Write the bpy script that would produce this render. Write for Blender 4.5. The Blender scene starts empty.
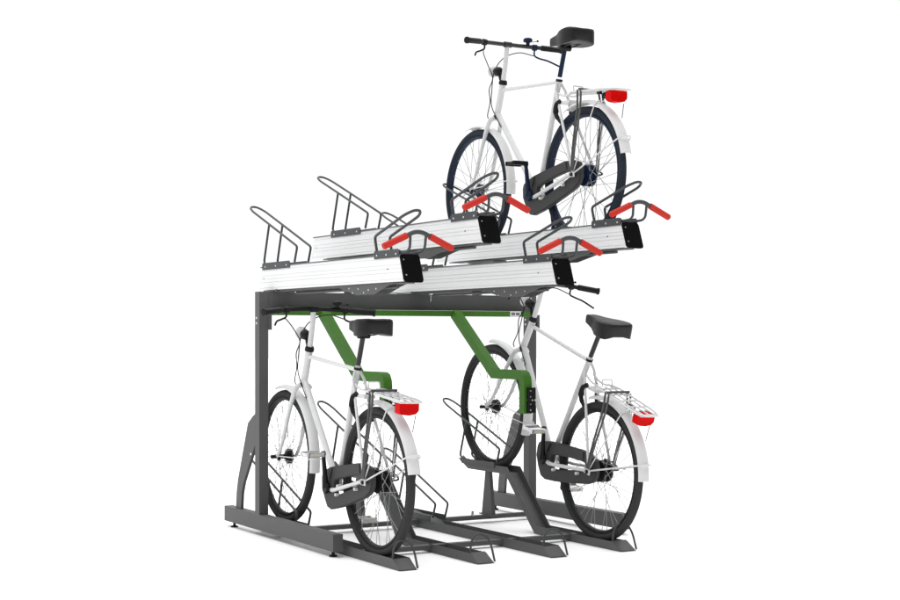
import bpy, bmesh, math
from math import sin, cos, pi, radians, atan2, hypot
from mathutils import Vector, Matrix

scene = bpy.context.scene
COL = scene.collection
P = 0.4113                      # distance between two parking places

# ------------------------------------------------------------------ materials
def mat(name, col, rough=0.5, metal=0.0, var=0.06, vscale=9.0, bump=0.0, bscale=400.0,
        coat=0.0, stretch=None, spec=0.5, rvar=0.08):
    m = bpy.data.materials.new(name); m.use_nodes = True
    nt = m.node_tree; b = nt.nodes['Principled BSDF']
    tc = nt.nodes.new('ShaderNodeTexCoord')
    src = tc.outputs['Object']
    if stretch:
        mp = nt.nodes.new('ShaderNodeMapping'); mp.inputs['Scale'].default_value = stretch
        nt.links.new(src, mp.inputs['Vector']); src = mp.outputs['Vector']
    n = nt.nodes.new('ShaderNodeTexNoise'); n.inputs['Scale'].default_value = vscale
    n.inputs['Detail'].default_value = 5
    nt.links.new(src, n.inputs['Vector'])
    mx = nt.nodes.new('ShaderNodeMix'); mx.data_type = 'RGBA'
    mx.inputs[6].default_value = (*[c * (1 - var) for c in col], 1)
    mx.inputs[7].default_value = (*[min(1, c * (1 + var)) for c in col], 1)
    nt.links.new(n.outputs['Fac'], mx.inputs[0])
    nt.links.new(mx.outputs[2], b.inputs['Base Color'])
    mr = nt.nodes.new('ShaderNodeMapRange')
    mr.inputs['To Min'].default_value = max(0.03, rough - rvar); mr.inputs['To Max'].default_value = rough + rvar
    nt.links.new(n.outputs['Fac'], mr.inputs['Value'])
    nt.links.new(mr.outputs[0], b.inputs['Roughness'])
    b.inputs['Metallic'].default_value = metal
    b.inputs['Coat Weight'].default_value = coat
    b.inputs['Coat Roughness'].default_value = 0.12
    b.inputs['Specular IOR Level'].default_value = spec
    if bump > 0:
        n2 = nt.nodes.new('ShaderNodeTexNoise'); n2.inputs['Scale'].default_value = bscale
        nt.links.new(src, n2.inputs['Vector'])
        bp = nt.nodes.new('ShaderNodeBump'); bp.inputs['Strength'].default_value = bump
        bp.inputs['Distance'].default_value = 0.001
        nt.links.new(n2.outputs['Fac'], bp.inputs['Height'])
        nt.links.new(bp.outputs[0], b.inputs['Normal'])
    return m

STEEL = mat('powder_coated_steel', (0.090, 0.090, 0.091), 0.6, 0, 0.09, 14, 0.3, 500, spec=0.3)
ROD = mat('dark_steel_rod', (0.050, 0.052, 0.056), 0.5, 0, 0.08, 20, spec=0.3)
GREEN = mat('green_powder_coat', (0.052, 0.168, 0.017), 0.55, 0, 0.08, 12, 0.25, 500, spec=0.2)
ALU = mat('anodised_aluminium', (0.775, 0.78, 0.785), 0.42, 0.05, 0.03, 6, 0.08, 60, stretch=(30, 0.15, 30), spec=0.3)
LIP = mat('tray_edge_strip', (0.10, 0.10, 0.11), 0.4, 0.4)
BLACK = mat('black_plastic', (0.0025, 0.0025, 0.0025), 0.7, 0, 0.2, 30, spec=0.08)
RED = mat('red_grip_rubber', (0.50, 0.030, 0.020), 0.6, 0, 0.08, 30, 0.5, 500, spec=0.15)
LAMP_RED = mat('red_lens', (0.60, 0.0, 0.0), 0.45, 0, 0.15, 90, spec=0.08)
WHITE = mat('white_gloss_paint', (0.63, 0.63, 0.635), 0.4, 0, 0.015, 5, spec=0.3)
FENDER = mat('white_mudguard_plastic', (0.65, 0.65, 0.655), 0.5, 0, 0.02, 6, spec=0.25)
SILVER = mat('zinc_plated_bolt', (0.62, 0.62, 0.64), 0.25, 1.0, 0.05, 30)
CHROME = mat('polished_alloy', (0.60, 0.60, 0.62), 0.25, 0.9, 0.05, 20)
SPOKE = mat('stainless_spoke', (0.27, 0.27, 0.275), 0.5, 0.0, 0.1, 20, spec=0.3)
TYRE = mat('black_tyre_rubber', (0.033, 0.033, 0.034), 0.8, 0, 0.15, 40, 0.5, 300, spec=0.2)
TYRE_N = mat('navy_tyre_rubber', (0.020, 0.026, 0.036), 0.8, 0, 0.15, 40, 0.5, 300, spec=0.15)
RIM_N = mat('navy_rim', (0.004, 0.012, 0.036), 0.5, 0.0, spec=0.2)
RIM = mat('dark_rim', (0.010, 0.010, 0.011), 0.5, 0.0, spec=0.2)
BPART = mat('black_part', (0.006, 0.006, 0.0065), 0.5, 0, 0.15, 25, spec=0.22)
NPART = mat('navy_part', (0.003, 0.012, 0.042), 0.55, 0, 0.15, 25, spec=0.2)
CASE = mat('chain_case_plastic', (0.043, 0.043, 0.044), 0.6, 0, 0.08, 18, 0.2, 500, spec=0.25)
LEATHER = mat('saddle_cover', (0.009, 0.009, 0.0095), 0.5, 0, 0.15, 25, 0.5, 350, spec=0.28)
GREYTUBE = mat('grey_stay', (0.075, 0.075, 0.075), 0.5, 0, spec=0.3)
SEATP = mat('dark_seat_post', (0.028, 0.028, 0.030), 0.4, 0, spec=0.3)
STICKER = mat('white_sticker', (0.72, 0.72, 0.72), 0.5)
PRINT = mat('grey_print', (0.16, 0.16, 0.16), 0.5)
LENS = mat('lamp_glass', (0.50, 0.50, 0.52), 0.25, 0.0)
CREAM = mat('pedal_reflector', (0.55, 0.53, 0.42), 0.4)

# ------------------------------------------------------------------ mesh helpers
def tube(bm, pts, r, seg=12, closed=False, cap=True):
    pts = [Vector(p) for p in pts]; n = len(pts)
    rs = r if isinstance(r, (list, tuple)) else [r] * n
    tang = []
    for i in range(n):
        a = pts[i - 1] if (i > 0 or closed) else pts[i]
        b = pts[(i + 1) % n] if (i < n - 1 or closed) else pts[i]
        tang.append((b - a).normalized())
    up = Vector((0, 0, 1)) if abs(tang[0].z) < 0.9 else Vector((1, 0, 0))
    u = tang[0].cross(up).normalized(); rings = []
    for i in range(n):
        t = tang[i]; u = (u - t * u.dot(t)).normalized(); v = t.cross(u)
        rings.append([bm.verts.new(pts[i] + (u * cos(2 * pi * k / seg) + v * sin(2 * pi * k / seg)) * rs[i]) for k in range(seg)])
    m = n if closed else n - 1
    for i in range(m):
        a, b = rings[i], rings[(i + 1) % n]
        for k in range(seg):
            bm.faces.new((a[k], a[(k + 1) % seg], b[(k + 1) % seg], b[k]))
    if cap and not closed:
        bm.faces.new(rings[0][::-1]); bm.faces.new(rings[-1])

def fillet(pts, rad, n=6):
    pts = [Vector(p) for p in pts]; out = [pts[0]]
    for i in range(1, len(pts) - 1):
        a, b, c = pts[i - 1], pts[i], pts[i + 1]
        d = min(rad, (a - b).length * 0.49, (c - b).length * 0.49)
        p, q = b + (a - b).normalized() * d, b + (c - b).normalized() * d
        for k in range(n + 1):
            t = k / n
            out.append(p * (1 - t) ** 2 + b * 2 * t * (1 - t) + q * t * t)
    out.append(pts[-1]); return out

def smooth_path(pts, n=8):
    pts = [Vector(p) for p in pts]; out = []
    e = [pts[0] * 2 - pts[1]] + pts + [pts[-1] * 2 - pts[-2]]
    for i in range(1, len(e) - 2):
        for k in range(n):
            t = k / n
            out.append(0.5 * ((2 * e[i]) + (-e[i - 1] + e[i + 1]) * t + (2 * e[i - 1] - 5 * e[i] + 4 * e[i + 1] - e[i + 2]) * t * t
                              + (-e[i - 1] + 3 * e[i] - 3 * e[i + 1] + e[i + 2]) * t ** 3))
    out.append(pts[-1]); return out

def bevel_new(bm, faces, w, seg=2):
    if w <= 0: return
    es = {e for f in faces for e in f.edges}
    es = [e for e in es if len(e.link_faces) == 2 and e.calc_face_angle(0) > 0.5]
    bmesh.ops.bevel(bm, geom=es, offset=w, segments=seg, affect='EDGES', clamp_overlap=True)

def box(bm, lo, hi, bev=0.002, M=None):
    x0, y0, z0 = lo; x1, y1, z1 = hi
    vs = [bm.verts.new(p) for p in ((x0, y0, z0), (x1, y0, z0), (x1, y1, z0), (x0, y1, z0), (x0, y0, z1), (x1, y0, z1), (x1, y1, z1), (x0, y1, z1))]
    if M is not None:
        for v in vs: v.co = M @ v.co
    fs = [bm.faces.new([vs[i] for i in q]) for q in ((3, 2, 1, 0), (4, 5, 6, 7), (0, 1, 5, 4), (1, 2, 6, 5), (2, 3, 7, 6), (3, 0, 4, 7))]
    bevel_new(bm, fs, bev)

def prism(bm, poly, x0, x1, bev=0.0):
    """polygon given in (y, z), extruded along x"""
    ar = sum(poly[i][0] * poly[(i + 1) % len(poly)][1] - poly[(i + 1) % len(poly)][0] * poly[i][1] for i in range(len(poly)))
    if ar < 0: poly = poly[::-1]
    a = [bm.verts.new((x0, y, z)) for y, z in poly]; b = [bm.verts.new((x1, y, z)) for y, z in poly]
    n = len(poly); fs = [bm.faces.new(a[::-1]), bm.faces.new(b)]
    for i in range(n):
        fs.append(bm.faces.new((a[i], a[(i + 1) % n], b[(i + 1) % n], b[i])))
    bevel_new(bm, fs, bev)

def frame_prism(bm, outer, inner, x0, x1):
    """plate with a hole: outer and inner loops (y, z) with the same number of points"""
    n = len(outer)
    L = [[bm.verts.new((x, y, z)) for y, z in lp] for x in (x0, x1) for lp in (outer, inner)]
    oa, ia, ob, ib = L
    for i in range(n):
        j = (i + 1) % n
        bm.faces.new((oa[i], oa[j], ia[j], ia[i])); bm.faces.new((ob[i], ib[i], ib[j], ob[j]))
        bm.faces.new((oa[i], ob[i], ob[j], oa[j])); bm.faces.new((ia[i], ia[j], ib[j], ib[i]))

def lathe_x(bm, prof, c=(0, 0, 0), seg=24):
    """profile of (x, r) turned about the x axis"""
    rings = []
    for x, r in prof:
        rings.append([bm.verts.new((c[0] + x, c[1] + r * cos(2 * pi * k / seg), c[2] + r * sin(2 * pi * k / seg))) for k in range(seg)])
    for a, b in zip(rings, rings[1:]):
        for k in range(seg):
            bm.faces.new((a[k], a[(k + 1) % seg], b[(k + 1) % seg], b[k]))
    bm.faces.new(rings[0][::-1]); bm.faces.new(rings[-1])

def extrude_section(bm, sec, yf, yb):
    """closed cross-section (x, z) run along y; yf/yb are functions of z"""
    a = [bm.verts.new((x, yf(z), z)) for x, z in sec]; b = [bm.verts.new((x, yb(z), z)) for x, z in sec]
    n = len(sec)
    for i in range(n):
        bm.faces.new((a[i], a[(i + 1) % n], b[(i + 1) % n], b[i]))
    fa = bm.faces.new(a[::-1]); fb = bm.faces.new(b)
    bmesh.ops.triangulate(bm, faces=[fa, fb])

def band(path, h0, h1):
    """polygon between two parallel offsets of a (y, z) polyline; offsets to the left of travel"""
    n = len(path); L, R = [], []
    for i in range(n):
        p = Vector(path[i])
        d0 = (p - Vector(path[i - 1])).normalized() if i > 0 else None
        d1 = (Vector(path[i + 1]) - p).normalized() if i < n - 1 else None
        if d0 is None: d0 = d1
        if d1 is None: d1 = d0
        n0 = Vector((-d0.y, d0.x)); n1 = Vector((-d1.y, d1.x)); m = (n0 + n1).normalized(); k = 1 / max(0.4, m.dot(n0))
        L.append(tuple(p + m * h0 * k)); R.append(tuple(p + m * h1 * k))
    return L + R[::-1]

def obj(name, bm, m, parent=None, label=None, sharp=35):
    bmesh.ops.recalc_face_normals(bm, faces=bm.faces)
    me = bpy.data.meshes.new(name); bm.to_mesh(me); bm.free()
    me.materials.append(m)
    for p in me.polygons: p.use_smooth = True
    me.set_sharp_from_angle(angle=radians(sharp))
    o = bpy.data.objects.new(name, me); COL.objects.link(o)
    if parent: o.parent = parent
    if label: o['label'] = label
    return o

def N(): return bmesh.new()

def thing(name, label, cat, loc=(0, 0, 0), rot=(0, 0, 0), group=None):
    o = bpy.data.objects.new(name, None); COL.objects.link(o)
    o.location = loc; o.rotation_euler = rot; o['label'] = label; o['category'] = cat
    o.empty_display_size = 0.1
    if group: o['group'] = group
    return o

def copy_tree(o, parent=None):
    c = o.copy(); COL.objects.link(c)
    if parent is not None: c.parent = parent
    for ch in list(o.children): copy_tree(ch, c)
    return c

def bolt(parent, p, axis='x', r=0.005, h=0.004, name='bolt', m=None):
    bm = N(); lathe_x(bm, [(-h, r), (0, r), (h * 0.6, r * 0.8)], seg=10)
    if axis == '-x': bmesh.ops.rotate(bm, verts=bm.verts, matrix=Matrix.Rotation(pi, 3, 'Z'))
    if axis == '-y': bmesh.ops.rotate(bm, verts=bm.verts, matrix=Matrix.Rotation(-pi / 2, 3, 'Z'))
    if axis == 'z': bmesh.ops.rotate(bm, verts=bm.verts, matrix=Matrix.Rotation(-pi / 2, 3, 'Y'))
    bmesh.ops.translate(bm, verts=bm.verts, vec=p)
    return obj(name, bm, m or SILVER, parent)

# ------------------------------------------------------------------ the rack
rack = thing('bicycle_rack', 'dark grey two-tier bicycle rack with aluminium upper trays, red grips and green arms', 'bicycle rack')
XL, XR = -0.1335, 1.5696
FY0, FY1, FZ0, FZ1 = 0.52, 1.95, 0.03, 0.113

for x in (XL, XR):                                    # foot beams
    bm = N(); box(bm, (x, FY0 + 0.002, FZ0), (x + 0.05, FY1, FZ1), 0.003)
    fb = obj('foot_beam', bm, STEEL, rack)
    bm = N(); box(bm, (x - 0.001, FY0 - 0.004, FZ0 - 0.001), (x + 0.051, FY0 + 0.001, FZ1 + 0.001), 0.0015)
    obj('end_cap', bm, STEEL, fb)
    for y in (0.57, 1.86):
        bm = N(); tube(bm, [(x + 0.025, y, 0.0), (x + 0.025, y, 0.008), (x + 0.025, y, 0.010), (x + 0.025, y, 0.032)], [0.021, 0.019, 0.008, 0.008], 16)
        obj('levelling_foot', bm, BPART, fb)
for x in (XL, XR):                                    # posts
    bm = N(); box(bm, (x, 1.44, FZ1), (x + 0.052, 1.50, 1.304), 0.004)
    po = obj('post', bm, STEEL, rack)
    for z in (1.135, 1.163):
        bolt(po, (x, 1.478, z), '-x', 0.007, 0.004)
    # clamp bracket of the green bar
    bm = N(); box(bm, (x + 0.052, 1.425, 1.10), (x + 0.066, 1.495, 1.19), 0.003)
    bk = obj('bracket', bm, STEEL, po)
for x in (XL, XR):                                    # curved braces behind the posts
    xc = x + 0.025
    bm = N(); prism(bm, [(1.745, 0.1135), (1.735, 0.20), (1.705, 0.265), (1.59, 0.415), (1.505, 0.525), (1.505, 0.66), (1.57, 0.635), (1.643, 0.592), (1.79, 0.27), (1.81, 0.20), (1.82, 0.1135)], xc - 0.008, xc + 0.008, 0.002)
    br = obj('brace', bm, STEEL, rack)
    bolt(br, (xc - 0.008, 1.60, 0.425), '-x', 0.008)

bm = N(); box(bm, (XL + 0.053, 1.442, 1.212), (XR - 0.001, 1.498, 1.302), 0.004)
obj('top_beam', bm, STEEL, rack)
bm = N(); box(bm, (XL + 0.068, 1.36, 1.178), (XR - 0.03, 1.435, 1.209), 0.003)
gb = obj('support_bar', bm, GREEN, rack, 'long green bar under the dark top beam')
bm = N(); box(bm, (1.389, 1.3585, 1.176), (1.462, 1.3610, 1.2085), 0.0005)
st = obj('sticker', bm, STICKER, gb)
for k in (0, 1):
    bm = N(); xx = 1.398 + k * 0.031
    box(bm, (xx, 1.3576, 1.186), (xx + 0.024, 1.3584, 1.2015), 0.0)
    obj('printed_symbol', bm, PRINT, gb)

# green frame-support arms
def make_arm(xc):
    path = [(1.37, 1.193), (0.935, 0.862), (0.665, 0.862), (0.648, 0.855), (0.637, 0.838), (0.633, 0.815), (0.633, 0.66)]
    a = N()
    prism(a, band(path, 0.025, -0.025), xc - 0.024, xc + 0.024, 0.004)
    arm = obj('support_arm', a, GREEN, rack, 'green bent arm reaching down towards the bicycle frame')
    bm = N()
    for z in (0.665, 0.735):                            # rubber buffer blocks on the end
        box(bm, (xc - 0.010, 0.583, z), (xc + 0.032, 0.6065, z + 0.062), 0.007)
    obj('rubber_pad', bm, BPART, arm)
    for z in (0.68, 0.71, 0.75, 0.78): bolt(arm, (xc + 0.0, 0.583, z), '-y', 0.005, 0.003)
    return arm
arm0 = make_arm(P / 2 + 0.004)
c = copy_tree(arm0, rack); c.location.x += 2 * P

# cross bars on the floor
bm = N(); box(bm, (XL + 0.051, 1.335, 0.020), (XR - 0.001, 1.375, 0.043), 0.002)
cb = obj('cross_bar', bm, STEEL, rack)
bm = N(); box(bm, (0.0, 0.445, 0.015), (3 * P, 0.485, 0.038), 0.002)
obj('cross_bar', bm, STEEL, rack)
for x in (XR - 0.03, 2.5 * P + 0.1): bolt(cb, (x, 1.345, 0.06), 'z', 0.008, 0.018)

# hoops
H = 0.039
def hoop_back(z0):
    bm = N()
    def side(s):
        return [(s * H, 1.19, z0), (s * H, 1.155, z0 + 0.078), (s * H, 1.528, z0 + 0.216), (s * H, 1.76, z0 + 0.301)]
    apex = [(-H * 0.8, 1.815, z0 + 0.322), (-H * 0.35, 1.845, z0 + 0.335), (H * 0.35, 1.845, z0 + 0.335), (H * 0.8, 1.815, z0 + 0.322)]
    tube(bm, fillet(side(-1)[:4] + apex + side(1)[::-1], 0.018, 4), 0.0062, 10)
    for s in (-1, 1):
        tube(bm, fillet([(s * H, 1.53, z0 + 0.215), (s * H, 1.602, z0 + 0.012), (s * H, 1.56, z0 - 0.004), (s * H, 1.50, z0 - 0.006)], 0.02, 4), 0.0062, 10)
    return bm
def hoop_front(z0):
    bm = N()
    def side(s):
        return [(s * H, 0.235, z0 - 0.008), (s * H, 0.262, z0 + 0.078), (s * H, 0.08, z0 + 0.128), (s * H, -0.02, z0 + 0.156)]
    apex = [(-H * 0.8, -0.055, z0 + 0.167), (-H * 0.35, -0.085, z0 + 0.178), (H * 0.35, -0.085, z0 + 0.178), (H * 0.8, -0.055, z0 + 0.167)]
    tube(bm, fillet(side(-1) + apex + side(1)[::-1], 0.02, 4), 0.0068, 10)
    return bm
def handle_bm(z0):
    # bar across the tray: arched in the middle, sloping down to both ends
    pts = fillet([(-0.170, -0.095, z0 + 0.012), (-0.020, -0.095, z0 + 0.080), (0.020, -0.095, z0 + 0.080), (0.170, -0.095, z0 + 0.012)], 0.03, 6)
    bm = N(); tube(bm, pts, 0.0104, 12)
    for s in (-1, 1):
        tube(bm, fillet([(s * 0.038, 0.05, z0 - 0.01), (s * 0.038, -0.062, z0 - 0.006), (s * 0.038, -0.086, z0 + 0.008), (s * 0.040, -0.094, z0 + 0.069)], 0.022, 5), 0.0062, 10)
    return bm
def grip_bm(z0, s):
    a = Vector((s * 0.058, -0.095, z0 + 0.0628)); b = Vector((s * 0.178, -0.095, z0 + 0.0084))
    bm = N(); d = (b - a).normalized()
    tube(bm, [a, a + d * 0.003, b - d * 0.006, b - d * 0.001, b], [0.0135, 0.0155, 0.0155, 0.0125, 0.006], 16)
    return bm

# upper trays
W = 0.047; TH = 0.122
def make_tray(xc, zb, yback):
    t_ = 0.008; zt = zb + TH; g = 0.0027
    side = [(0.0, 0), (0.010, 0), (0.011, g), (0.0125, g), (0.0135, 0), (0.040, 0), (0.041, g), (0.0425, g), (0.0435, 0),
            (0.058, 0), (0.059, g), (0.0605, g), (0.0615, 0), (0.076, 0), (0.077, g), (0.0785, g), (0.0795, 0), (0.106, 0), (0.107, g), (0.1085, g), (0.1095, 0), (TH, 0)]
    right = [(W - d, zb + h) for h, d in side]
    left = [(-W + d, zb + h) for h, d in side][::-1]
    inner = [(-W + t_, zt), (-W + t_, zb + 0.05), (-0.026, zb + 0.036), (0.026, zb + 0.036), (W - t_, zb + 0.05), (W - t_, zt)]
    sec = [(x + 0, z) for x, z in right + inner[::-1] + left]
    bm = N()
    extrude_section(bm, sec, lambda z: -0.044 * (1 - (z - zb) / TH), lambda z: yback + 0.045 * (1 - (z - zb) / TH))
    tr = obj('upper_tray', bm, ALU, rack); tr.location.x = xc
    for s in (-1, 1):
        bm = N(); box(bm, (s * W - 0.0035, 0.002, zt + 0.0003), (s * W + 0.0035, yback + 0.012, zt + 0.006), 0.001)
        obj('edge_strip', bm, LIP, tr)
        bolt(tr, (s * W, 0.115, zb + 0.06), '-x' if s < 0 else 'x', 0.0045, 0.002, m=GREYTUBE)
        bolt(tr, (s * W, yback - 0.03, zb + 0.065), '-x' if s < 0 else 'x', 0.0045, 0.002, m=GREYTUBE)
    # black end cap, leaning like the cut of the tray
    bm = N()
    w, z0, z1, r = W + 0.0015, zb - 0.006, zt + 0.002, 0.016
    ol = []
    for cx, cz, a0 in ((w - r, z1 - r, 0), (-w + r, z1 - r, 90), (-w + r, z0 + r, 180), (w - r, z0 + r, 270)):
        for k in range(6):
            a = radians(a0 + k * 18); ol.append((cx + r * cos(a), cz + r * sin(a)))
    fy = lambda z: -0.0445 * (1 - (z - zb) / TH) - 0.0005
    a = [bm.verts.new((x, fy(z), z)) for x, z in ol]; b = [bm.verts.new((x, fy(z) - 0.014, z)) for x, z in ol]
    fs = [bm.faces.new(a), bm.faces.new(b[::-1])]
    for i in range(len(ol)):
        j = (i + 1) % len(ol); fs.append(bm.faces.new((a[i], b[i], b[j], a[j])))
    bevel_new(bm, [fs[1]], 0.002, 2)
    obj('end_cap', bm, BLACK, tr, 'black plastic end cap')
    for h in (0.028, 0.098):
        bolt(tr, (-0.036, fy(zb + h) - 0.0145, zb + h), '-y', 0.0042, 0.002)
    z0 = zt + 0.018
    obj('wheel_hoop', hoop_back(z0), ROD, tr); obj('wheel_hoop', hoop_front(z0), ROD, tr)
    obj('pull_handle', handle_bm(z0), ROD, tr)
    for s in (-1, 1): obj('grip', grip_bm(z0, s), RED, tr, 'red rubber grip')
    # side plates holding the hoops
    for s in (-1, 1):
        for y0, y1 in ((-0.005, 0.248), (1.225, 1.60)):
            bm = N(); x0, x1 = sorted((s * 0.0475, s * 0.0515))
            prism(bm, [(y0 + 0.012, zt + 0.026), (y0, zt + 0.014), (y0 + 0.004, zt - 0.012), (y1 - 0.004, zt - 0.012), (y1, zt + 0.014), (y1 - 0.006, zt + 0.026)], x0, x1, 0.0008)
            obj('side_plate', bm, ROD, tr)
            for k in range(3):
                bolt(tr, (s * 0.0515, y0 + (y1 - y0) * (0.12 + 0.38 * k), zt + 0.004), '-x' if s < 0 else 'x', 0.0052, 0.003)
        bm = N(); box(bm, (min(s * 0.041, s * 0.047), -0.0, zt + 0.006), (max(s * 0.041, s * 0.047), 0.245, zt + 0.022), 0.001)
        obj('spacer', bm, ROD, tr)
    # spring mechanism below the tray
    low = zb < 1.4
    if low: poly = [(0.055, zb - 0.002), (0.15, zb - 0.020), (0.276, zb - 0.052), (0.46, zb - 0.052), (0.66, zb - 0.012), (yback, zb - 0.012), (yback, zb - 0.002)]
    else: poly = [(0.12, zb - 0.002), (0.27, zb - 0.011), (0.50, zb - 0.052), (0.62, zb - 0.050), (0.90, zb - 0.010), (yback - 0.1, zb - 0.008), (yback - 0.1, zb - 0.002)]
    for s in (-1, 1):
        bm = N(); x0, x1 = sorted((s * 0.034, s * 0.038)); prism(bm, poly, x0, x1, 0.0008)
        obj('slide_plate', bm, STEEL, tr)
        for y, dz in ((0.33, 0.03), (0.44, 0.022), (0.25, 0.026), (0.38, 0.042), (0.54, 0.018), (0.50, 0.040)):
            if low: bolt(tr, (s * 0.038, y, zb - dz), '-x' if s < 0 else 'x', 0.0048, 0.003)
    bm = N(); box(bm, (-0.033, 0.0, zb - 0.008), (0.033, yback - 0.12, zb - 0.003), 0.0)
    tube(bm, [(0, 0.1, zb - 0.022), (0, 1.25, zb - 0.022)] if low else [(0, 0.1, zb - 0.016), (0, 0.9, zb - 0.016)], 0.0075, 10)
    obj('gas_spring', bm, STEEL, tr)
    # saddle that carries the tray on the top beam
    bm = N()
    if low:
        box(bm, (-0.058, 1.43, 1.3035), (0.058, 1.56, 1.313), 0.002)
        tube(bm, [(-0.055, 1.405, 1.309), (0.055, 1.405, 1.309)], 0.008, 12)
    else:
        box(bm, (-0.045, 1.22, zb - 0.020), (0.045, 1.50, zb - 0.010), 0.002)
        box(bm, (-0.02, 1.45, 1.3035), (0.02, 1.495, zb - 0.0215), 0.002)
    obj('mounting_bracket', bm, STEEL, tr)
    return tr
trays = []
for i, (zb, yb) in enumerate(((1.315, 1.615), (1.504, 1.83), (1.315, 1.615), (1.504, 1.83))):
    if i < 2: trays.append(make_tray(i * P, zb, yb))
    else:
        c = copy_tree(trays[i - 2], rack); c.location.x = i * P; trays.append(c)
for i, l in enumerate(('low left-hand upper tray with red handles, empty', 'raised upper tray, empty, behind the low left-hand one',
                       'low upper tray between the two raised ones, empty', 'raised right-hand upper tray carrying a bicycle')):
    trays[i]['label'] = l

# small lever on the beam under the trays
bm = N(); tube(bm, fillet([(0.90, 1.43, 1.303), (0.90, 1.42, 1.285), (0.895, 1.42, 1.262)], 0.01), 0.004, 8)
tube(bm, [(0.60, 1.425, 1.306), (0.86, 1.425, 1.309)], 0.004, 8)
obj('release_lever', bm, SILVER, rack)

# lower rails
def channel(bm, path, w=0.045, h=0.05, t=0.004, end_taper=True):
    bd = band(path, 0, h)
    n = len(path)
    if end_taper: bd[n * 2 - 1] = (bd[n * 2 - 1][0] + 0.075, bd[n * 2 - 1][1] - 0.0)
    prism(bm, bd, -w, -w + t, 0.0006); prism(bm, bd, w - t, w, 0.0006)
    prism(bm, band(path, 0.0015, 0.0015 + t), -w + t, w - t)
def make_rail(high):
    bm = N()
    if high: channel(bm, [(0.0, 0.002), (0.79, 0.002), (1.09, 0.298), (1.50, 0.298), (1.575, 0.335)], h=0.041)
    else: channel(bm, [(0.0, 0.002), (1.62, 0.002)], h=0.047)
    if not high: prism(bm, [(1.15, 0.010), (1.22, 0.047), (1.33, 0.064), (1.44, 0.064), (1.58, 0.080), (1.60, 0.010)], -0.0405, 0.0405, 0.001)
    # sloping toe plate between the flanges
    prism(bm, [(0.004, 0.006), (0.079, 0.047), (0.079, 0.043), (0.01, 0.004)], -0.041, 0.041)
    ra = obj('wheel_rail', bm, STEEL, rack)
    z0 = 0.345 if high else 0.07
    obj('wheel_hoop', hoop_back(z0 + (0.01 if high else 0)), ROD, ra)
    for s in (-1, 1):
        bm = N(); zz = z0 - 0.008; x0, x1 = sorted((s * 0.046, s * 0.050)); prism(bm, [(1.20, zz + 0.018), (1.20, zz - 0.012), (1.56, zz - 0.012), (1.60, zz + 0.018)], x0, x1, 0.0008)
        obj('side_plate', bm, ROD, ra)
    bm = N()                                            # small loop at the toe that guides the tyre in
    tube(bm, fillet([(0.049, 0.002, 0.008), (0.046, 0.03, 0.085), (0.030, 0.05, 0.130), (-0.02, 0.06, 0.134), (-0.037, 0.075, 0.098), (-0.0375, 0.085, 0.02)], 0.03, 5), 0.0052, 10)
    obj('guide_loop', bm, ROD, ra)
    if high:
        bm = N()
        lo = [(-0.012, 1.285), (0.012, 1.285), (0.012, 1.40), (-0.012, 1.40)]; hi = [(-0.010, 1.318), (0.010, 1.318), (0.010, 1.362), (-0.010, 1.362)]
        a = [bm.verts.new((x, y, 0.044)) for x, y in lo]; b = [bm.verts.new((x, y, 0.2985)) for x, y in hi]
        bm.faces.new(a[::-1]); bm.faces.new(b)
        for i in range(4): bm.faces.new((a[i], a[(i + 1) % 4], b[(i + 1) % 4], b[i]))
        box(bm, (-0.02, 1.27, 0.0432), (0.02, 1.415, 0.05), 0.001)
        obj('pedestal', bm, STEEL, ra)
    return ra
r_low = make_rail(False); r_high = make_rail(True); r_high.location.x = P
c = copy_tree(r_low, rack); c.location.x = 2 * P
c = copy_tree(r_high, rack); c.location.x = 3 * P

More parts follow.
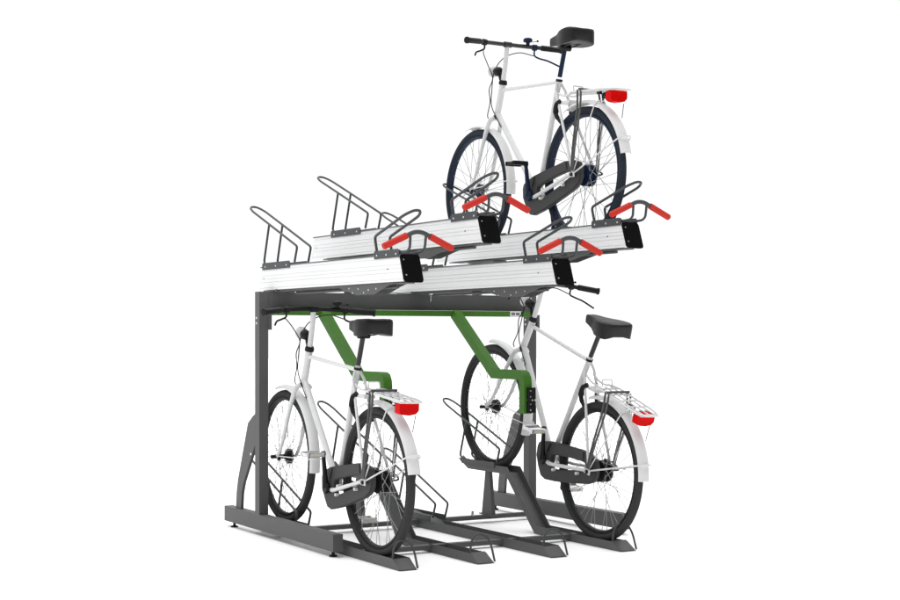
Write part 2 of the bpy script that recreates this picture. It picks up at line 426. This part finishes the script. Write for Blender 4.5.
# ------------------------------------------------------------------ bicycles
RW = 0.355; WB = 1.08
def at(y, z, x=0.0): return (x, y, z + RW)             # side-view coordinates about the rear hub -> local
def make_bike(label, navy=False):
    tyre_m, part_m, post_m = (TYRE_N, NPART, NPART) if navy else (TYRE, BPART, SEATP)
    B = thing('bicycle', label, 'bicycle', group='bicycles parked in the rack')
    def part(name, bm, m, parent=None, label=None): return obj(name, bm, m, parent or B, label)
    def T(pts, r, seg=14, closed=False):
        bm = N(); tube(bm, pts, r, seg, closed); return bm
    BBp = (0.43, -0.08); ST = (0.235, 0.53); HB = (0.868, 0.405); HT = (0.806, 0.585)
    # ---- frame
    bm = N()
    tube(bm, [at(*HB), at(*HT)], 0.0185, 18)
    tube(bm, [at(0.86, 0.42), at(*BBp)], 0.0165, 16)
    tube(bm, [at(0.815, 0.548), at(0.240, 0.515)], 0.0105, 14)
    tube(bm, [at(*ST), at(*BBp)], 0.0155, 16)
    tube(bm, [at(BBp[0], BBp[1], -0.034), at(BBp[0], BBp[1], 0.034)], 0.022, 18)
    for s in (-1, 1):
        tube(bm, [at(0.238, 0.505, s * 0.014), at(0.225, 0.47, s * 0.03), at(0.0, 0.005, s * 0.070)], 0.0072, 10)
        if s > 0: tube(bm, [at(0.40, -0.08, 0.03), at(0.30, -0.07, 0.05), at(0.0, 0.0, 0.070)], 0.009, 12)
    part('frame', bm, WHITE)
    bm = N()                                            # near chain stay with its flattened end
    tube(bm, smooth_path([at(0.40, -0.088, -0.052), at(0.33, -0.078, -0.066), at(0.16, -0.035, -0.073), at(0.02, 0.002, -0.075)]), [0.011] * 8 + [0.010] * 8 + [0.009] * 9, 12)
    box(bm, (-0.0785, -0.02, RW - 0.013), (-0.0735, 0.028, RW + 0.013), 0.001)
    for dy, dz in ((0.29, -0.055), (0.31, -0.1), (0.10, -0.045)):
        tube(bm, [at(dy, dz, -0.075), at(dy, dz, -0.055)], 0.008, 10)
    part('chain_stay', bm, WHITE)
    # ---- headset and quill stem with bent handlebar neck
    part('headset', T([at(0.808, 0.578), at(0.8035, 0.592), at(0.800, 0.602)], [0.024, 0.024, 0.019], 18), BPART)
    part('headset', T([at(0.872, 0.394), at(0.866, 0.41)], [0.021, 0.021], 18), BPART)
    part('stem', T(smooth_path([at(0.801, 0.60), at(0.782, 0.68), at(0.768, 0.755), at(0.764, 0.782), at(0.756, 0.797)]), 0.0135, 16), WHITE)
    # ---- handlebar
    bm = N()
    half = [(0.0, 0.757, 0.795), (0.06, 0.757, 0.795), (0.16, 0.735, 0.791), (0.24, 0.705, 0.785), (0.305, 0.680, 0.779)]
    bar = [at(y, z, -x) for x, y, z in half[::-1]] + [at(y, z, x) for x, y, z in half[1:]]
    tube(bm, smooth_path(bar, 6), 0.0115, 14)
    tube(bm, [at(0.757, 0.795, -0.022), at(0.757, 0.795, 0.022)], 0.0165, 16)
    hb = part('handlebar', bm, BPART if not navy else SEATP)
    for s in (-1, 1):
        a = Vector(at(0.722, 0.789, s * 0.20)); b = Vector(at(0.678, 0.7785, s * 0.312))
        d = (b - a).normalized()
        part('grip', T([a, a + d * 0.004, b - d * 0.012, b - d * 0.01, b, b + d * 0.001], [0.0145, 0.016, 0.016, 0.019, 0.019, 0.014], 16), BPART, hb)
        # brake lever with its clamp
        c0 = Vector(at(0.735, 0.79, s * 0.165))
        bm = N(); tube(bm, [c0 - Vector((s * 0.012, -0.003, 0)), c0 + Vector((s * 0.012, -0.003, 0))], 0.0175, 14)
        tube(bm, smooth_path([c0 + Vector(q) for q in (((0, 0, -0.01), (0, 0.0, -0.045), (0.03, -0.005, -0.060), (0.07, -0.03, -0.074), (0.125, -0.065, -0.105)) if s > 0 else ((0, 0, -0.01), (0, 0.0, -0.035), (-0.02, 0.01, -0.048), (-0.045, 0.01, -0.058), (-0.060, 0.0, -0.078)))]), 0.0050, 10)
        part('brake_lever', bm, part_m if s > 0 else BPART, hb)
    bm = N(); c0 = Vector(at(0.735, 0.815, 0.12))
    tube(bm, [c0 + Vector((0, 0, -0.012)), c0, c0 + Vector((0, 0, 0.003)), c0 + Vector((0, 0, 0.018)), c0 + Vector((0, 0, 0.025))], [0.010, 0.012, 0.026, 0.026, 0.016], 20)
    tube(bm, [c0 + Vector((0.02, -0.02, 0.0)), c0 + Vector((0.042, -0.03, 0.006))], 0.002, 6)
    bmesh.ops.create_uvsphere(bm, u_segments=10, v_segments=6, radius=0.0065, matrix=Matrix.Translation(c0 + Vector((0.045, -0.032, 0.006))))
    part('bell', bm, part_m, hb)
    # ---- brake cables
    cab = [
        [(-0.165, 0.745, 0.745), (-0.13, 0.80, 0.735), (-0.07, 0.855, 0.69), (-0.02, 0.885, 0.625), (-0.03, 0.905, 0.56), (-0.03, 0.895, 0.49), (-0.025, 0.93, 0.42), (-0.02, 0.925, 0.395)],
        [(0.165, 0.745, 0.745), (0.10, 0.80, 0.765), (0.03, 0.85, 0.735), (-0.015, 0.875, 0.66), (-0.025, 0.885, 0.55), (-0.03, 0.88, 0.47), (-0.025, 0.84, 0.40), (-0.02, 0.79, 0.335)],
    ]
    for c_ in cab:
        part('brake_cable', T(smooth_path([at(y, z, x) for x, y, z in c_], 6), 0.0028, 8), BPART)
    # ---- headlight
    bm = N()
    tube(bm, [at(0.828, 0.654), at(0.834, 0.655), at(0.845, 0.657), at(0.868, 0.660), at(0.880, 0.662), at(0.886, 0.662)], [0.010, 0.020, 0.026, 0.027, 0.022, 0.018], 20)
    tube(bm, [at(0.808, 0.592), at(0.83, 0.61), at(0.848, 0.648)], 0.009, 10)
    hl = part('headlight', bm, BPART)
    part('lens', T([at(0.882, 0.662), at(0.892, 0.664), at(0.908, 0.666), at(0.916, 0.667), at(0.922, 0.667)], [0.020, 0.030, 0.034, 0.033, 0.018], 24), LENS, hl)
    # ---- seat post, saddle
    part('seat_clamp', T([at(0.2375, 0.516), at(0.2345, 0.528)], 0.0185, 16), BPART)
    part('seat_post', T([at(0.2315, 0.54), at(0.180, 0.695)], 0.0125, 16), post_m)
    bm = N()
    rings = []                                          # sections from the rear to the nose: y, half width, top, bottom
    secs = [(0.018, 0.058, 0.757, 0.700), (0.022, 0.070, 0.764, 0.692), (0.032, 0.082, 0.768, 0.687), (0.055, 0.090, 0.769, 0.685), (0.09, 0.089, 0.767, 0.684), (0.13, 0.078, 0.764, 0.685), (0.17, 0.058, 0.760, 0.690),
            (0.21, 0.041, 0.757, 0.696), (0.25, 0.032, 0.755, 0.702), (0.285, 0.027, 0.751, 0.708), (0.298, 0.020, 0.744, 0.716)]
    for y, w, zt, zb in secs:
        ring = []
        prof = [(0, 0.985), (0.45, 1.0), (0.86, 0.985), (0.965, 0.93), (1.0, 0.80), (1.0, 0.3), (0.99, 0.03), (0.95, 0.0), (0.4, 0.12)]
        pts = [(-a * w, b) for a, b in prof[::-1]][:-1] + [(a * w, b) for a, b in prof]
        for x, t in pts: ring.append(bm.verts.new(at(y, zb + (zt - zb) * t, x)))
        rings.append(ring)
    for a, b in zip(rings, rings[1:]):
        for k in range(len(a)): bm.faces.new((a[k], a[(k + 1) % len(a)], b[(k + 1) % len(a)], b[k]))
    bm.faces.new(rings[0][::-1]); bm.faces.new(rings[-1])
    sa = part('saddle', bm, LEATHER)
    bm = N()
    for s in (-1, 1):
        tube(bm, smooth_path([at(0.27, 0.70, s * 0.012), at(0.20, 0.688, s * 0.02), at(0.13, 0.688, s * 0.025), at(0.06, 0.70, s * 0.035)]), 0.0035, 8)
    tube(bm, [at(0.178, 0.684, -0.03), at(0.178, 0.684, 0.03)], 0.015, 12)
    part('saddle_rail', bm, BPART, sa)
    # ---- wheels
    def wheel(name, hy, rear):
        bm = N(); lathe_x(bm, [(-0.062, 0.005), (0.062, 0.005)], at(hy, 0)); 
        if rear:
            lathe_x(bm, [(-0.036, 0.012), (-0.034, 0.030), (-0.030, 0.032), (-0.026, 0.018), (-0.008, 0.040), (-0.006, 0.055), (0.014, 0.057), (0.018, 0.046), (0.026, 0.046), (0.030, 0.057), (0.045, 0.057), (0.050, 0.030), (0.055, 0.012)], at(hy, 0), 28)
            lathe_x(bm, [(-0.070, 0.006), (-0.070, 0.011), (-0.085, 0.011), (-0.086, 0.005)], at(hy, 0), 6)
        else:
            lathe_x(bm, [(-0.048, 0.008), (-0.046, 0.022), (-0.040, 0.022), (-0.036, 0.012), (-0.010, 0.013), (0.002, 0.018), (0.006, 0.040), (0.026, 0.040), (0.030, 0.030), (0.034, 0.008)], at(hy, 0), 28)
            lathe_x(bm, [(-0.058, 0.010), (-0.088, 0.010), (-0.090, 0.004)], at(hy, 0), 8)
        wh = part(name, bm, part_m)
        wh_hub = wh
        rt = 0.0205; Rm = RW - rt
        bm = N(); seg = 96; cs = 16; R_ = []
        for i in range(seg):
            a = 2 * pi * i / seg; ring = []
            for k in range(cs):
                b = 2 * pi * k / cs; rr = rt * (1.0 + (0.035 if (k in (1, 15) and i % 2) else 0))
                r = Rm + rr * cos(b) * 1.0; x = rr * sin(b)
                ring.append(bm.verts.new((x, hy + r * cos(a), RW + r * sin(a))))
            R_.append(ring)
        for i in range(seg):
            a, b = R_[i], R_[(i + 1) % seg]
            for k in range(cs): bm.faces.new((a[k], a[(k + 1) % cs], b[(k + 1) % cs], b[k]))
        part('tyre', bm, tyre_m, wh)
        bm = N(); prof = [(-0.012, 0.3145), (-0.0125, 0.306), (-0.008, 0.300), (0.008, 0.300), (0.0125, 0.306), (0.012, 0.3145)]; R_ = []
        for i in range(seg):
            a = 2 * pi * i / seg
            R_.append([bm.verts.new((x, hy + r * cos(a), RW + r * sin(a))) for x, r in prof])
        for i in range(seg):
            a, b = R_[i], R_[(i + 1) % seg]
            for k in range(len(prof)): bm.faces.new((a[k], a[(k + 1) % len(prof)], b[(k + 1) % len(prof)], b[k]))
        part('rim', bm, RIM_N if navy else RIM, wh)
        bm = N(); n = 36; hr = 0.030
        for i in range(n):
            s = 1 if i % 2 else -1; cr = 1 if (i // 2) % 2 else -1
            a = 2 * pi * i / n + 0.03; a2 = a + cr * 1.05
            fx = (-0.003 if s < 0 else 0.040) if rear else (-0.042 if s < 0 else 0.018)
            hr = 0.054 if rear else (0.020 if s < 0 else 0.037)
            tube(bm, [(fx, hy + hr * cos(a2), RW + hr * sin(a2)), (s * 0.003, hy + 0.302 * cos(a), RW + 0.302 * sin(a))], 0.0014, 6, cap=False)
        part('spokes', bm, SPOKE, wh)
        return wh
    wheel('rear_wheel', 0.0, True); wheel('front_wheel', WB, False)
    # ---- fork
    bm = N()
    for s in (-1, 1):
        tube(bm, smooth_path([at(0.883, 0.385, s * 0.030), at(0.90, 0.355, s * 0.040), at(0.955, 0.22, s * 0.050), at(1.005, 0.10, s * 0.053), at(1.045, 0.035, s * 0.054), at(WB, 0.0, s * 0.055)]),
             [0.0125] * 12 + [0.011] * 12 + [0.009] * 17, 12)
    tube(bm, fillet([at(0.885, 0.378, -0.042), at(0.878, 0.392, -0.03), at(0.874, 0.397, 0), at(0.878, 0.392, 0.03), at(0.885, 0.378, 0.042)], 0.01), 0.014, 12)
    part('fork', bm, WHITE)
    # ---- mudguards
    def fender(name, hy, a0, a1, R=0.378, w=0.029):
        bm = N(); n = 44; sec = []
        for k in range(9):
            b = -pi / 2 + pi * k / 8
            sec.append((w * sin(b), R - 0.016 + 0.018 * cos(b)))
        sec2 = [(x * 0.94, r - 0.0018) for x, r in sec[::-1]]
        S = sec + sec2; R_ = []
        for i in range(n + 1):
            a = radians(a0 + (a1 - a0) * i / n)
            R_.append([bm.verts.new((x, hy + r * cos(a), RW + r * sin(a))) for x, r in S])
        for a, b in zip(R_, R_[1:]):
            for k in range(len(S)): bm.faces.new((a[k], a[(k + 1) % len(S)], b[(k + 1) % len(S)], b[k]))
        bm.faces.new(R_[0][::-1]); bm.faces.new(R_[-1])
        return part(name, bm, FENDER)
    fr = fender('rear_mudguard', 0.0, 66, 168, 0.385, 0.032); ff = fender('front_mudguard', WB, 74, 187, 0.381, 0.029)
    def stays(parent, hy, ang, R, xs=0.072, r=0.0028):
        a = radians(ang); y, z = hy + R * cos(a), R * sin(a)
        h = Vector(at(hy, 0.0)); pts = [at(hy, 0.004, -xs), at(hy + (y - hy) * 0.9, z * 0.9, -0.040), at(y, z, -0.034), at(hy + (y - hy) * 1.045, z * 1.045, -0.02),
               at(hy + (y - hy) * 1.045, z * 1.045, 0.02), at(y, z, 0.034), at(hy + (y - hy) * 0.9, z * 0.9, 0.040), at(hy, 0.004, xs)]
        part('mudguard_stay', T(fillet(pts, 0.02), r, 8), WHITE, parent)
    stays(fr, 0.0, 156, 0.388, r=0.0042); stays(fr, 0.0, 112, 0.378, r=0.0032); stays(ff, WB, 176, 0.380, 0.058, r=0.0028)
    # ---- luggage rack
    bm = N()
    zr = 0.428
    tube(bm, fillet([at(0.09, zr + 0.004, -0.03), at(0.04, zr + 0.002, -0.062), at(-0.27, zr - 0.020, -0.062), at(-0.33, zr - 0.026, -0.050), at(-0.335, zr - 0.027, 0.050), at(-0.27, zr - 0.020, 0.062), at(0.04, zr + 0.002, 0.062), at(0.09, zr + 0.004, 0.03)], 0.03), 0.0052, 10)
    for y in (0.03, -0.05, -0.13, -0.21): tube(bm, [at(y, zr - 0.002 + y * 0.075, -0.062), at(y, zr - 0.002 + y * 0.075, 0.062)], 0.0045, 8)
    for x in (-0.035, 0.0, 0.035): tube(bm, [at(0.07, zr, x), at(-0.333, zr - 0.0265, x)], 0.0042, 8)
    for s in (-1, 1):
        tube(bm, smooth_path([at(0.09, zr, s * 0.03), at(0.15, zr + 0.0, s * 0.026), at(0.215, 0.45, s * 0.024)]), 0.0052, 8)
    tube(bm, fillet([at(0.05, zr + 0.005, -0.03), at(0.062, zr + 0.04, -0.03), at(0.062, zr + 0.04, 0.03), at(0.05, zr + 0.005, 0.03)], 0.008), 0.0035, 8)
    box(bm, (-0.056, -0.332, RW + zr - 0.0305), (0.056, -0.235, RW + zr - 0.0275), 0.001, )
    lr = part('luggage_rack', bm, WHITE)
    for s in (-1, 1):                                   # grey carrier legs down to the axle
        bm = N()
        tube(bm, smooth_path([at(-0.032, zr + 0.004, s * 0.066), at(-0.040, 0.33, s * 0.074), at(-0.012, 0.16, s * 0.078), at(0.004, 0.02, s * 0.079)]), 0.0058, 10)
        tube(bm, smooth_path([at(-0.062, zr + 0.002, s * 0.066), at(-0.066, 0.33, s * 0.074), at(-0.030, 0.16, s * 0.078), at(-0.008, 0.02, s * 0.079)]), 0.0058, 10)
        part('carrier_leg', bm, GREYTUBE, lr, 'dark grey double leg of the luggage rack')
    bm = N(); tube(bm, [at(-0.047, zr + 0.007, -0.068), at(-0.047, zr + 0.007, 0.068)], 0.0065, 10)
    part('cross_strap', bm, GREYTUBE, lr)
    bm = N()
    for k, (y, z) in enumerate(((-0.17, 0.405), (-0.19, 0.392), (-0.155, 0.388))):
        box(bm, (-0.035 + 0.022 * k, y - 0.012, z + RW - 0.010), (-0.018 + 0.022 * k, y + 0.012, z + RW + 0.010), 0.003)
    part('strap_buckle', bm, BPART, lr)
    # ---- rear light
    bm = N()
    sec = [(-0.056, 0.352), (-0.056, 0.398), (-0.046, 0.407), (0.046, 0.407), (0.056, 0.398), (0.056, 0.362), (0.040, 0.344), (0.0, 0.337), (-0.040, 0.342)]
    a = [bm.verts.new(at(-0.262, 0.37 + (z - 0.372) * 0.88, x * 0.96)) for x, z in sec]; b = [bm.verts.new(at(-0.302, 0.37 + (z - 0.372) * 0.88, x * 0.90)) for x, z in sec]
    bm.faces.new(a[::-1]); bm.faces.new(b); fs = []
    for i in range(len(sec)):
        j = (i + 1) % len(sec); fs.append(bm.faces.new((a[i], a[j], b[j], b[i])))
    bevel_new(bm, list(bm.faces), 0.004, 2)
    rl = part('rear_light', bm, LAMP_RED, label='red rear light under the luggage rack')
    bm = N(); box(bm, (-0.03, -0.2615, RW + 0.370), (0.03, -0.25, RW + 0.402), 0.002)
    tube(bm, [at(-0.28, 0.338, 0.045), at(-0.30, 0.262, 0.02)], 0.002, 6)
    part('lamp_bracket', bm, GREYTUBE, rl)
    # ---- frame lock round the rear tyre
    for s in (-1, 1):
        bm = N()
        tube(bm, smooth_path([at(0.178, 0.405, s * 0.026), at(0.192, 0.39, s * 0.040), at(0.198, 0.355, s * 0.046), at(0.190, 0.325, s * 0.046), at(0.165, 0.295, s * 0.042), at(0.140, 0.275, s * 0.038)]),
             [0.013] * 8 + [0.0155] * 12 + [0.012] * 8 + [0.009] * 13, 12) if s < 0 else tube(bm, smooth_path([at(0.178, 0.405, 0.026), at(0.195, 0.38, 0.043), at(0.19, 0.325, 0.046), at(0.14, 0.275, 0.038)]), 0.009, 10)
        part('frame_lock', bm, BPART)
    bm = N(); box(bm, (-0.03, 0.10, RW + 0.385), (0.03, 0.175, RW + 0.40), 0.003)
    part('brake_bridge', bm, WHITE)
    # ---- chain case (open in the middle so that the stay shows)
    outer = [(0.478, 0.000), (0.40, 0.026), (0.30, 0.045), (0.20, 0.062), (0.11, 0.078), (0.03, 0.080), (-0.025, 0.066), (-0.045, 0.03), (-0.047, -0.01),
             (-0.030, -0.045), (0.02, -0.075), (0.10, -0.102), (0.20, -0.135), (0.30, -0.163), (0.395, -0.185), (0.435, -0.178), (0.472, -0.135), (0.502, -0.085), (0.505, -0.035), (0.495, -0.01)]
    inner = [(0.350, -0.034), (0.30, -0.018), (0.26, -0.010), (0.20, 0.004), (0.14, 0.015), (0.10, 0.021), (0.07, 0.024), (0.052, 0.018), (0.050, 0.004),
             (0.06, -0.010), (0.09, -0.024), (0.13, -0.040), (0.20, -0.064), (0.26, -0.084), (0.32, -0.103), (0.335, -0.105), (0.350, -0.100), (0.358, -0.085), (0.358, -0.06), (0.356, -0.044)]
    cy_, cz_ = 0.22, -0.05
    bm = N(); fr_o = [(y, z + RW) for y, z in outer]; fr_i = [(y, z + RW) for y, z in inner]
    frame_prism(bm, fr_o, fr_i, -0.058, -0.030)
    bmesh.ops.recalc_face_normals(bm, faces=bm.faces)
    es = [e for e in bm.edges if len(e.link_faces) == 2 and e.calc_face_angle(0) > 1.2]
    bmesh.ops.bevel(bm, geom=es, offset=0.004, segments=2, affect='EDGES')
    cc = part('chain_case', bm, CASE)
    bm = N(); prism(bm, [(0.395, RW - 0.03), (0.405, RW - 0.03), (0.385, RW + 0.018), (0.375, RW + 0.02)], -0.0605, -0.0575, 0.0005)
    part('case_seam', bm, BPART, cc); bm = N()
    prism(bm, [(0.078, RW + 0.076), (0.086, RW + 0.076), (0.078, RW + 0.034), (0.070, RW + 0.034)], -0.0605, -0.0575, 0.0005)
    part('case_seam', bm, BPART, cc)
    # ---- cranks and pedals (left up, right down)
    for s in (-1, 1):
        up = 1 if s < 0 else -1
        bm = N()
        x0 = s * 0.072; x1 = s * 0.090
        lathe_x(bm, [(-0.010, 0.026), (0.0, 0.030), (0.010, 0.024)], at(BBp[0] - 0.01, BBp[1], x0), 18)
        a = Vector(at(BBp[0] - 0.01, BBp[1], x0)); b = Vector(at(BBp[0] - 0.01, BBp[1] + up * 0.17, x1))
        tube(bm, [a, a.lerp(b, 0.3), a.lerp(b, 0.95), b], [0.018, 0.0125, 0.010, 0.011], 12)
        lathe_x(bm, [(-0.008, 0.014), (0.008, 0.014)], b, 14)
        tube(bm, [at(BBp[0] - 0.01, BBp[1], s * 0.03), at(BBp[0] - 0.01, BBp[1], s * 0.07)], [0.03, 0.018], 14)
        cr = part('crank', bm, part_m)
        bm = N(); yc, zc = b.y, b.z
        tube(bm, [(s * 0.098, yc, zc), (s * 0.19, yc, zc)], 0.007, 10)
        for dy in (-0.036, 0.036):
            box(bm, (min(s * 0.104, s * 0.192), yc + dy - 0.009, zc - 0.011), (max(s * 0.104, s * 0.192), yc + dy + 0.009, zc + 0.011), 0.003)
        for xx in (0.104, 0.186):
            box(bm, (min(s * xx, s * (xx + 0.006)), yc - 0.04, zc - 0.008), (max(s * xx, s * (xx + 0.006)), yc + 0.04, zc + 0.008), 0.001)
        pe = part('pedal', bm, BPART if navy else CHROME)
        if not navy:
            for dy in (-0.0462, 0.0462):
                bm = N(); box(bm, (min(s * 0.12, s * 0.178), yc + dy - 0.001, zc - 0.007), (max(s * 0.12, s * 0.178), yc + dy + 0.001, zc + 0.007), 0.0)
                part('reflector', bm, CREAM, pe)
    # ---- little gear-change elbow and pannier hook seen by the far axle
    bm = N(); tube(bm, smooth_path([at(0.0, 0.0, 0.075), at(-0.02, 0.01, 0.10), at(0.03, 0.03, 0.10), at(0.09, 0.03, 0.085)]), 0.0045, 8)
    part('gear_cable', bm, BPART)
    return B

def place(B, x, y, z, a):
    # rear hub goes to (x, y, z); the origin is the contact point of the rear tyre
    B.rotation_euler = (a, 0, 0)
    off = Matrix.Rotation(a, 3, 'X') @ Vector((0, 0, RW))
    B.location = Vector((x, y, z)) - off
b1 = make_bike('white bicycle standing level on the lower tier, front wheel beside the left post')
place(b1, 0.0, 0.308, 0.379, 0.042)
b2 = copy_tree(b1); b2['label'] = 'white bicycle on the lower tier tilted nose-up, front wheel raised on a cradle'
place(b2, 3 * P, 0.247, 0.379, 0.268)
b3 = make_bike('white bicycle with navy blue tyres and hubs standing in the right-hand upper tray', navy=True)
place(b3, 3 * P, 0.385, 1.898, 0.008)

# ------------------------------------------------------------------ setting
bm = N(); n = 64
vs = [bm.verts.new((0.7 + 60 * cos(2 * pi * k / n), 1 + 60 * sin(2 * pi * k / n), 0)) for k in range(n)]
bm.faces.new(vs)
FLOOR = mat('white_studio_floor', (0.93, 0.93, 0.93), 0.9, 0, 0.01, 3, spec=0.1)
fl = obj('floor', bm, FLOOR); fl['kind'] = 'structure'
fl['label'] = 'seamless white studio floor'

# ------------------------------------------------------------------ light: white studio cyclorama, key from the left
w = bpy.data.worlds.new('World'); scene.world = w; w.use_nodes = True
nt = w.node_tree; bg = nt.nodes['Background']
tc = nt.nodes.new('ShaderNodeTexCoord')
def dotnode(v):
    d = nt.nodes.new('ShaderNodeVectorMath'); d.operation = 'DOT_PRODUCT'; d.inputs[1].default_value = v
    nt.links.new(tc.outputs['Generated'], d.inputs[0]); return d.outputs['Value']
def rng(src, a, b, c, d):
    m = nt.nodes.new('ShaderNodeMapRange'); m.interpolation_type = 'SMOOTHSTEP'
    for k, v in zip(('From Min', 'From Max', 'To Min', 'To Max'), (a, b, c, d)): m.inputs[k].default_value = v
    nt.links.new(src, m.inputs['Value']); return m.outputs[0]
def add(a, b):
    m = nt.nodes.new('ShaderNodeMath'); m.operation = 'ADD'; nt.links.new(a, m.inputs[0]); nt.links.new(b, m.inputs[1]); return m.outputs[0]
back = rng(dotnode((0.50, 0.866, 0)), -0.1, 0.6, 0.06, 1.08)     # bright cyclorama behind the rack
top = rng(dotnode((0, 0, 1)), 0.50, 0.98, 0.0, 2.55)               # overhead glow added to the world to lift the floor to white
left = rng(dotnode((-0.96, -0.15, 0.25)), 0.2, 0.95, 0.0, 0.6)  # world glow added on the left as part of the key light
nt.links.new(add(add(back, top), left), bg.inputs['Strength'])
bg.inputs['Color'].default_value = (1, 1, 1, 1)

def area(name, loc, target, size, power):
    l = bpy.data.lights.new(name, 'AREA'); l.shape = 'SQUARE'; l.size = size; l.energy = power
    o = bpy.data.objects.new(name, l); COL.objects.link(o); o.location = loc
    o.rotation_euler = (Vector(target) - Vector(loc)).to_track_quat('-Z', 'Y').to_euler()
    return o
area('studio_softbox', (-6.0, 0.5, 4.0), (0.6, 0.8, 0.9), 3.0, 30)

# ------------------------------------------------------------------ camera
cam = bpy.data.cameras.new('camera'); co = bpy.data.objects.new('camera', cam); COL.objects.link(co)
co.location = (-3.2253, -6.0606, 1.073); co.rotation_euler = (pi / 2, 0, -0.5166)
cam.sensor_width = 36; cam.lens = 1510.3453 / 900 * 36; cam.shift_y = 34.84 / 900
cam.clip_start = 0.1; cam.clip_end = 300
scene.camera = co
scene.view_settings.view_transform = 'Standard'; scene.view_settings.look = 'None'
scene.view_settings.exposure = 0; scene.view_settings.gamma = 1
